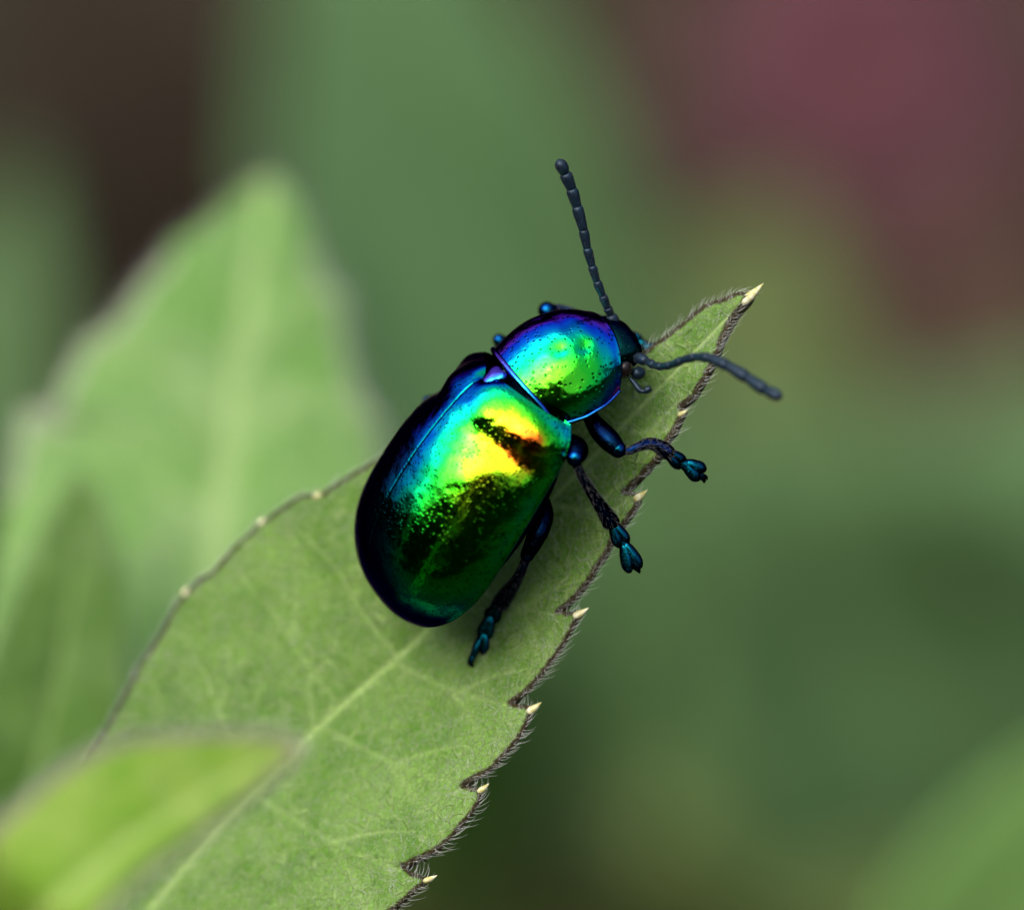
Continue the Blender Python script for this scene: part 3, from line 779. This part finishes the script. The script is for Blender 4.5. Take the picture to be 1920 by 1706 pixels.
# abdomen, thorax and throat: one continuous underside
c40, s40 = math.cos(math.radians(40)), math.sin(math.radians(40))
PB = np.array([2.98, 0, 0.15])
ROLL = math.radians(9)                               # the fore body is turned a little towards its right
def PR(p):                                            # pronotum frame -> body frame
    p = np.asarray(p, float)
    y_, z_ = p[..., 1], p[..., 2] - 1.1
    p = np.stack([p[..., 0], math.cos(ROLL) * y_ - math.sin(ROLL) * z_, 1.1 + math.sin(ROLL) * y_ + math.cos(ROLL) * z_], -1)
    return PB + np.stack([p[..., 0] * c40 + p[..., 2] * s40, p[..., 1], -p[..., 0] * s40 + p[..., 2] * c40], -1)
pts = [(-3.70, 0, -0.10), (-3.62, 0, -0.12), (-3.40, 0, -0.14), (-2.9, 0, -0.12), (-2.2, 0, -0.12), (-1.2, 0, -0.14), (0, 0, -0.16), (1.3, 0, -0.16), (2.3, 0, -0.12), (2.95, 0, -0.05), (3.4, 0, -0.20), (3.9, 0, -0.55), (4.3, 0, -0.85), (4.6, 0, -1.1)]
rad = [(0.05, 0.03), (0.40, 0.14), (0.80, 0.26), (1.35, 0.42), (1.85, 0.62), (2.18, 0.80), (2.30, 0.90), (2.22, 0.92), (1.85, 0.85), (1.30, 0.72), (1.15, 0.72), (1.20, 0.80), (1.05, 0.72), (0.85, 0.60)]
pp = resample(np.c_[np.array(pts), np.array(rad)], 60, True)
v, f = tube(pp[:, :3], np.abs(pp[:, 3:]), 36, wide_dir=np.array([0, 1.0, 0]))
part('abdomen', v, f, M['abdomen'])

# pronotum: vaulted shield with raised rim
ns, ntt = 60, 81
s = np.linspace(0, 1, ns); t = np.sin(np.linspace(-1, 1, ntt) * np.pi / 2 * 0.999) * 0.5 + np.linspace(-1, 1, ntt) * 0.5
Sg, T = np.meshgrid(s, t, indexing='ij')
def p_w(s): return np.interp(s, [0, 0.15, 0.4, 0.7, 0.9, 1], [1.46, 1.60, 1.70, 1.64, 1.50, 1.38])
def p_h(s): return np.interp(s, [0, 0.1, 0.3, 0.5, 0.75, 0.92, 1], [1.12, 1.26, 1.48, 1.57, 1.47, 1.20, 0.98])
from numpy import sin, cos, pi
sh = np.array([smooth1(p_w(np.linspace(0, 1, 200)), 25), smooth1(p_h(np.linspace(0, 1, 200)), 25)])
pw = lambda s: np.interp(s, np.linspace(0, 1, 200), sh[0]); ph = lambda s: np.interp(s, np.linspace(0, 1, 200), sh[1])
c = np.cos(T * pi / 2)
def pro(Sg, T):
    c = np.cos(T * pi / 2)
    y = pw(Sg) * np.sign(T) * np.abs(np.sin(T * pi / 2)) ** 0.97
    z = ph(Sg) * np.abs(c) ** 0.98
    x = 1.94 * Sg + (-0.42 + 0.98 * Sg) * c ** 1.2
    return np.stack([x, y, z], -1)
top = pro(Sg, T)
# shallow dents in the disc
dent = lambda s0, t0, a, b: np.exp(-((Sg - s0) / a) ** 2 - ((T - t0) / b) ** 2)
top[..., 2] -= 0.07 * dent(0.45, -0.22, 0.07, 0.06) + 0.06 * dent(0.66, -0.30, 0.08, 0.07) + 0.05 * dent(0.5, 0.3, 0.08, 0.07) + 0.05 * dent(0.40, -0.60, 0.14, 0.08)
rimw = top[:, :1] * 1.0, top[:, -1:] * 1.0
under_r = [top[:, :1] + np.array(q) for q in ((0, 0.02, -0.07), (0, 0.22, -0.30), (0.1, 0.55, -0.62))]
under_l = [top[:, -1:] + np.array(q) for q in ((0.1, -0.55, -0.62), (0, -0.22, -0.30), (0, -0.02, -0.07))]
full = np.concatenate(under_r[::-1] + [top] + under_l[::-1], 1)
m_ = full.shape[1]
v = PR(full.reshape(-1, 3))
f = [(i * m_ + j, (i + 1) * m_ + j, (i + 1) * m_ + j + 1, i * m_ + j + 1) for i in range(ns - 1) for j in range(m_ - 1)]
# lip turned in at front and back so that the shield has thickness
n0 = len(v)
back = PR(full[0] + np.array([0.10, 0, -0.16]) * 1.0); front = PR(full[-1] * np.array([1, 0.9, 0.86]) + np.array([-0.12, 0, -0.02]))
v = np.vstack([v, back, front])
for j in range(m_ - 1):
    f.append((j, j + 1, n0 + j + 1, n0 + j)); a_ = (ns - 1) * m_
    f.append((a_ + j + 1, a_ + j, n0 + m_ + j, n0 + m_ + j + 1))
idx = [0] * len(f)
rim = [top[0], top[:, 0], top[:, -1]]
parts = [(v, f)]
for line, r in ((top[0], 0.080), (top[:, 0], 0.045), (top[:, -1], 0.045)):
    q = resample(PR(line + np.array([0, 0, 0.0])), 60)
    rv, rf = tube(q, np.full(60, r), 10)
    parts.append((rv, rf)); idx += [1] * len(rf)
v, f = join(parts)
part('pronotum', v, f, [M['pronotum'], M['scutellum']], idx=idx)

# scutellum: small rounded plate between the wing cases
a1 = unit(np.array([0.42, 0, -0.22])); a2 = np.array([0, 1.0, 0]); a3 = np.cross(a1, a2)
th = np.linspace(0, 2 * pi, 32, endpoint=False); ring = []
for r_, h_ in ((1.0, -0.12), (1.0, 0.0), (0.93, 0.05), (0.75, 0.085), (0.45, 0.105), (0.12, 0.112)):
    k_ = 1 + 0.16 * np.cos(3 * (th - pi))
    ring.append(np.array([3.06, -0.06, 1.50]) + a1 * (0.31 * r_ * k_ * cos(th))[:, None] + a2 * (0.30 * r_ * k_ * sin(th))[:, None] + a3 * h_)
v = np.vstack(ring)
f = [(i * 32 + j, i * 32 + (j + 1) % 32, (i + 1) * 32 + (j + 1) % 32, (i + 1) * 32 + j) for i in range(5) for j in range(32)] + [tuple(5 * 32 + j for j in range(32))]
part('scutellum', v, f, M['scutellum'])

# head
def blob(c, axes, rad, nu=36, nv=24, fn=None):
    u_ = np.linspace(0, 2 * pi, nu, endpoint=False); w_ = np.linspace(0.02, pi - 0.02, nv)
    A, Bq = np.meshgrid(w_, u_, indexing='ij')
    d = np.stack([cos(A), sin(A) * cos(Bq), sin(A) * sin(Bq)], -1)
    k_ = 1.0 if fn is None else fn(d)[..., None]
    v = np.asarray(c) + ((d * k_ * np.asarray(rad)).reshape(-1, 3) @ np.asarray(axes))
    f = [(i * nu + j, i * nu + (j + 1) % nu, (i + 1) * nu + (j + 1) % nu, (i + 1) * nu + j) for i in range(nv - 1) for j in range(nu)]
    f += [tuple(range(nu))[::-1], tuple((nv - 1) * nu + j for j in range(nu))]
    return v, f
hp = math.radians(56)
HA = np.array([[math.cos(hp), 0, -math.sin(hp)], [0, 1.0, 0], [math.sin(hp), 0, math.cos(hp)]])
h0_ = PR(np.zeros(3)); hy_ = PR(np.array([0, 1.0, 0])) - h0_
HA = np.stack([HA[0] - (HA[0] @ hy_) * hy_, hy_, np.zeros(3)]); HA[0] = unit(HA[0]); HA[2] = np.cross(HA[0], HA[1])
HC = PR(np.array([2.46, 0, 0.20]))
def headfn(d):
    return 1 + 0.10 * np.exp(-((np.abs(d[..., 1]) - 0.75) / 0.2) ** 2) * np.exp(-((d[..., 2] - 0.3) / 0.5) ** 2) - 0.10 * np.exp(-(d[..., 1] / 0.16) ** 2) * np.clip(d[..., 0], 0, 1) * 0.6
v, f = blob(HC, HA, (0.74, 0.88, 0.64), 48, 32, headfn)
head = part('head', v, f, M['head'])
def mirror(pt):
    q = (unB(pt) - HC) @ HA.T; return B(HC + (q * np.array([1, -1, 1])) @ HA)
eye_r = P(1171, 694, 0.55)
for e in (eye_r, mirror(eye_r)):
    q = unB(e)
    if e is not eye_r: q = HC + (q - HC) * 0.86
    v, f = blob(q, HA, (0.23, 0.17, 0.24), 24, 18)
    part('eye', v, f, M['eye'], head)
# mouthparts: rounded mandible lobe and jointed palps
def px_tube(name, pts, rpx, mat, parent, seg=12, sub=6, smooth=True, bristles=0, bl=0.07):
    q = np.array([np.r_[P(*p), r * KPX] for p, r in zip(pts, rpx)])
    q = resample(q, max(8, len(pts) * sub), smooth)
    v, f = tube(q[:, :3], np.maximum(q[:, 3], 0.004), seg)
    idx = None; mats = mat
    if bristles:
        v, f, idx = add_bristles(q[:, :3], q[:, 3], v, f, bristles, bl); mats = [mat, M['bristle']]
    return mk(name, v, f, mats, parent, bb, mat_idx=idx)
def add_bristles(path, rad, v, f, n, length):
    i = rng.integers(1, len(path) - 1, n); a_ = rng.random(n) * 2 * pi
    t_, n_, b_ = frames(path)
    o_ = n_[i] * np.cos(a_)[:, None] + b_[i] * np.sin(a_)[:, None]
    root = path[i] + o_ * rad[i][:, None] * 0.96 + t_[i] * rng.uniform(-0.5, 0.5, (n, 1)) * np.linalg.norm(path[1] - path[0])
    hv, hf = hairs(root, o_ * 0.8 + t_[i] * 0.8, t_[i] + o_ * 0.15, rng.uniform(0.6, 1.2, n) * length, np.full(n, 0.0045), 2)
    k = len(f)
    v2, f2 = join([(v, f), (hv, [tuple(q) for q in hf])])
    return v2, f2, [0] * k + [1] * (len(f2) - k)
v, f = blob(unB(P(1197, 700, 0.35)), HA, (0.20, 0.16, 0.17), 20, 14)
part('mandible', v, f, M['antenna'], head)
v, f = blob(unB(mirror(P(1197, 700, 0.35))), HA, (0.20, 0.16, 0.17), 20, 14)
part('mandible', v, f, M['antenna'], head)
for mir in (False, True):
    pts = [(1180, 708, 0.45), (1190, 719, 0.5), (1199, 731, 0.55), (1206, 734, 0.6), (1212, 732, 0.6), (1220, 728, 0.65)]
    r_ = [3, 5.0, 6.0, 4.0, 7.0, 5.5]
    q = np.array([np.r_[(mirror(P(*p)) if mir else P(*p)), r * KPX] for p, r in zip(pts, r_)])
    q = resample(q, 30, True); v, f = tube(q[:, :3], q[:, 3], 12)
    mk('palp', v, f, M['antenna'], head, bb)

# antennae: eleven bead-like joints each, the first one carries the rest
def antenna(pts, rpx):
    root = None
    for i in range(len(pts) - 1):
        a_, b_ = P(*pts[i]), P(*pts[i + 1])
        r = rpx[i] * KPX
        t_ = np.linspace(0, 1, 10)
        prof = r * np.array([0.74, 0.80, 0.85, 0.89, 0.93, 0.97, 1.0, 1.02, 0.98, 0.80])
        if i == 0: prof = r * np.array([0.55, 0.8, 0.95, 1.0, 1.02, 1.0, 0.97, 0.92, 0.8, 0.5])
        if i == len(pts) - 2: prof = r * np.array([0.5, 0.75, 0.9, 0.97, 1.0, 1.0, 0.97, 0.88, 0.66, 0.2])
        path = a_ + (b_ - a_) * (t_ * 1.04 - 0.02)[:, None]
        v, f = tube(path, prof, 14)
        v, f, idx = add_bristles(path, prof, v, f, 45, 0.075)
        o = mk('antenna' if root is None else 'antenna_segment', v, f, [M['antenna'], M['bristle']], beetle if root is None else root, bb, mat_idx=idx)
        root = root or o
    return root
la = [(1153, 611), (1145, 590), (1139, 577), (1130, 555), (1119, 528), (1110, 499), (1101, 466), (1094, 431), (1082, 388), (1072, 355), (1060, 326), (1047, 300)]
antenna([(x, y, -0.35 + 0.13 * i) for i, (x, y) in enumerate(la)], [12, 8.5, 8.5, 8.5, 8.5, 9, 9.5, 11, 11.5, 12, 12])
ra = [(1192, 670), (1212, 677), (1226, 685), (1240, 688), (1257, 685), (1278, 676), (1304, 669), (1330, 671), (1364, 686), (1400, 708), (1434, 731), (1465, 745)]
antenna([(x, y, 0.5 + 0.40 * i) for i, (x, y) in enumerate(ra)], [10.5, 8, 7.5, 7.5, 8, 8.5, 9.5, 11, 12, 12, 11.5])

# legs: thigh (the leg itself) > shin, foot joints, claws
def foot_joint(a_, b_, width, thick, lobes, wide, mat, parent, name='foot_joint'):
    """flattened heart-shaped joint from a to b"""
    a_, b_ = np.asarray(a_), np.asarray(b_)
    L = np.linalg.norm(b_ - a_); ax = (b_ - a_) / L
    wide = unit(wide - (wide @ ax) * ax); up = np.cross(ax, wide)
    parts = []
    t_ = np.linspace(0, 1, 12)
    for sg in ((-1, 1) if lobes else (0,)):
        off = sg * width * 0.26
        pth = a_ + ax * (L * t_)[:, None] + wide * (off * t_ ** 0.8)[:, None]
        w_ = width * (0.27 if lobes else 0.5) * np.array([0.45, 0.58, 0.72, 0.84, 0.94, 1.0, 1.04, 1.06, 1.02, 0.92, 0.70, 0.30])
        w_[:6] *= np.linspace(1.25, 1.0, 6) if lobes else 1
        h_ = thick * 0.5 * np.array([0.6, 0.8, 0.9, 1, 1, 1, 1, 0.95, 0.9, 0.8, 0.6, 0.25])
        parts.append(tube(pth, np.c_[w_, h_], 14, wide_dir=wide))
    v, f = join(parts)
    n_ = 50
    i = rng.integers(2, 10, n_); sgn = rng.choice([-1, 1], n_)
    root = a_ + ax * (L * t_[i])[:, None] + wide * (sgn * width * 0.5 * np.minimum(1, 0.4 + t_[i]))[:, None] * 0.95
    hv, hf = hairs(root, ax + wide * sgn[:, None] * 0.5, ax + up * 0.2, rng.uniform(0.05, 0.10, n_), np.full(n_, 0.0045), 2)
    k = len(f); v, f = join([(v, f), (hv, [tuple(q) for q in hf])])
    return mk(name, v, f, [mat, M['bristle']], parent, bb, mat_idx=[0] * k + [1] * (len(f) - k))

def leg(femur, fr, tibia, tr, joints, claw=None, pad=None):
    fm = px_tube('leg', femur, fr, M['femur'], beetle, 18, 8)
    ke, kf = P(*femur[-2]), P(*femur[-1]); ax_ = unit(kf - P(*femur[-3])); sd_ = unit(np.cross(ax_, W))
    kr = fr[-2] * KPX
    v, f = blob(ke, np.stack([ax_, sd_, np.cross(ax_, sd_)]), (kr * 1.06, kr * 1.03, kr * 1.03), 20, 14)
    mk('knee', v, f, M['knee'], fm, bb)
    px_tube('shin', tibia, tr, M['leg'], fm, 16, 8, bristles=420, bl=0.10)
    for p0, p1, wd_, th_, lob in joints:
        a_, b_ = P(*p0), P(*p1)
        wide = np.cross(unit(b_ - a_), W)
        foot_joint(a_, b_, wd_ * KPX, th_ * KPX, lob, wide, M['tarsus'], fm)
    for c in (claw or []):
        px_tube('claw', c[0], c[1], M['tarsus'], fm, 10, 6)
    if pad:
        p0, p1, wd_ = pad
        a_, b_ = P(*p0), P(*p1)
        v, f = blob((a_ + b_) / 2, np.stack([unit(b_ - a_), unit(np.cross(b_ - a_, W)), W]), (np.linalg.norm(b_ - a_) / 2, wd_ * KPX / 2, 0.08), 18, 12)
        mk('foot_pad', v, f, M['pad'], fm, bb)
    return fm

# right front leg
leg([(1098, 752, 0.3), (1108, 782, 0.6), (1124, 806, 0.9), (1143, 826, 1.15), (1158, 842, 1.25), (1166, 849, 1.2)], [13, 15, 20, 21, 16, 8],
    [(1158, 844, 1.25), (1176, 846, 1.2), (1194, 839, 1.1), (1214, 832, 0.95), (1232, 835, 0.8), (1250, 847, 0.65), (1258, 854, 0.6)], [7, 7.5, 9, 11, 13, 15, 12],
    [((1248, 845, 0.62), (1281, 872, 0.45), 34, 16, True), ((1272, 862, 0.46), (1296, 879, 0.4), 22, 12, False), ((1283, 868, 0.42), (1318, 891, 0.3), 44, 16, True)],
    [([(1300, 882, 0.3), (1314, 890, 0.25), (1323, 894, 0.15), (1326, 899, 0.02)], [4, 4.5, 4, 1.5]), ([(1300, 882, 0.3), (1312, 893, 0.25), (1320, 900, 0.15), (1320, 905, 0.02)], [4, 4.5, 4, 1.5])])
# right middle leg
leg([(1020, 822, -0.6), (1048, 828, 0.4), (1070, 836, 1.1), (1080, 845, 1.6), (1078, 858, 1.9), (1077, 866, 1.9)], [16, 19, 23, 24, 16, 8],
    [(1077, 860, 1.9), (1085, 880, 1.75), (1100, 908, 1.45), (1116, 934, 1.1), (1132, 958, 0.8), (1145, 978, 0.55), (1150, 988, 0.5)], [8, 8.5, 10, 11.5, 14, 17, 13],
    [((1148, 980, 0.5), (1170, 1022, 0.4), 38, 16, True), ((1164, 1008, 0.4), (1176, 1034, 0.35), 22, 12, False), ((1170, 1018, 0.38), (1191, 1070, 0.3), 44, 16, True)],
    [([(1182, 1050, 0.3), (1190, 1062, 0.25), (1197, 1069, 0.15), (1199, 1074, 0.0)], [4.5, 5.5, 4.5, 1.5])])
# right hind leg
wl = surf_w(info, 905, 1195)
leg([(1012, 930, -0.5), (1018, 962, 0.0), (1012, 990, 0.25), (1000, 1018, 0.3), (989, 1040, 0.25), (985, 1052, 0.2)], [16, 20, 20, 17, 13, 8],
    [(988, 1042, 0.25), (980, 1064, 0.05), (968, 1088, -0.35), (953, 1110, -0.8), (939, 1130, -1.2), (930, 1143, wl + 0.5)], [9, 9, 11, 15, 17, 13],
    [((936, 1134, wl + 0.50), (918, 1162, wl + 0.32), 36, 16, True), ((922, 1152, wl + 0.36), (906, 1196, wl + 0.26), 34, 15, True), ((910, 1186, wl + 0.28), (898, 1226, wl + 0.18), 34, 14, True),
     ((900, 1198, wl + 0.34), (884, 1238, wl + 0.26), 13, 10, False)],
    [([(886, 1232, wl + 0.26), (883, 1243, wl + 0.20), (888, 1249, wl + 0.10), (898, 1247, wl + 0.02)], [5, 4.5, 3, 1]), ([(884, 1230, wl + 0.26), (880, 1242, wl + 0.18), (881, 1249, wl + 0.05)], [5, 4, 1])],
    pad=((915, 1196, wl + 0.12), (906, 1230, wl + 0.08), 30))
# left legs, mostly hidden behind the body
leg([(1090, 660, -1.9), (1066, 622, -2.0), (1042, 598, -2.0), (1026, 583, -2.0), (1018, 577, -2.0)], [16, 18, 17, 17, 9],
    [(1028, 578, -2.0), (1052, 578, -2.1), (1085, 590, -2.15), (1125, 602, -2.2), (1160, 620, -2.2), (1172, 627, -2.2)], [7, 7, 9, 11, 13, 11],
    [((1164, 622, -2.2), (1202, 642, -2.2), 28, 15, True), ((1196, 640, -2.2), (1216, 652, -2.25), 20, 12, False), ((1206, 650, -2.2), (1240, 656, -2.3), 26, 14, True)],
    [([(1230, 655, -2.3), (1240, 658, -2.4), (1246, 663, -2.5)], [4, 3.5, 1.5])])
wq = surf_w(info, 930, 770)
leg([(1000, 720, -2.0), (970, 680, -2.4), (948, 650, -2.5), (936, 638, -2.5), (930, 636, -2.5)], [18, 20, 17, 12, 6],
    [(936, 640, -2.5), (930, 670, -2.6), (925, 710, -2.8), (922, 745, wq - 0.2), (922, 760, wq - 0.2)], [7, 8, 10, 13, 11],
    [((922, 756, wq - 0.1), (930, 790, wq - 0.1), 30, 14, True), ((930, 785, wq - 0.05), (938, 818, wq + 0.1), 32, 14, True)])
wq = surf_w(info, 760, 880)
leg([(880, 850, -2.6), (840, 800, -3.0), (818, 764, -3.1), (810, 752, -3.1), (807, 747, -3.1)], [18, 20, 17, 12, 6],
    [(802, 744, -3.1), (792, 780, -3.2), (780, 820, wq - 0.1), (772, 850, wq), (770, 860, wq + 0.05)], [7, 8, 10, 13, 11],
    [((770, 856, wq + 0.15), (764, 888, wq + 0.15), 30, 14, True), ((765, 882, wq + 0.15), (762, 914, wq + 0.15), 32, 14, True)])
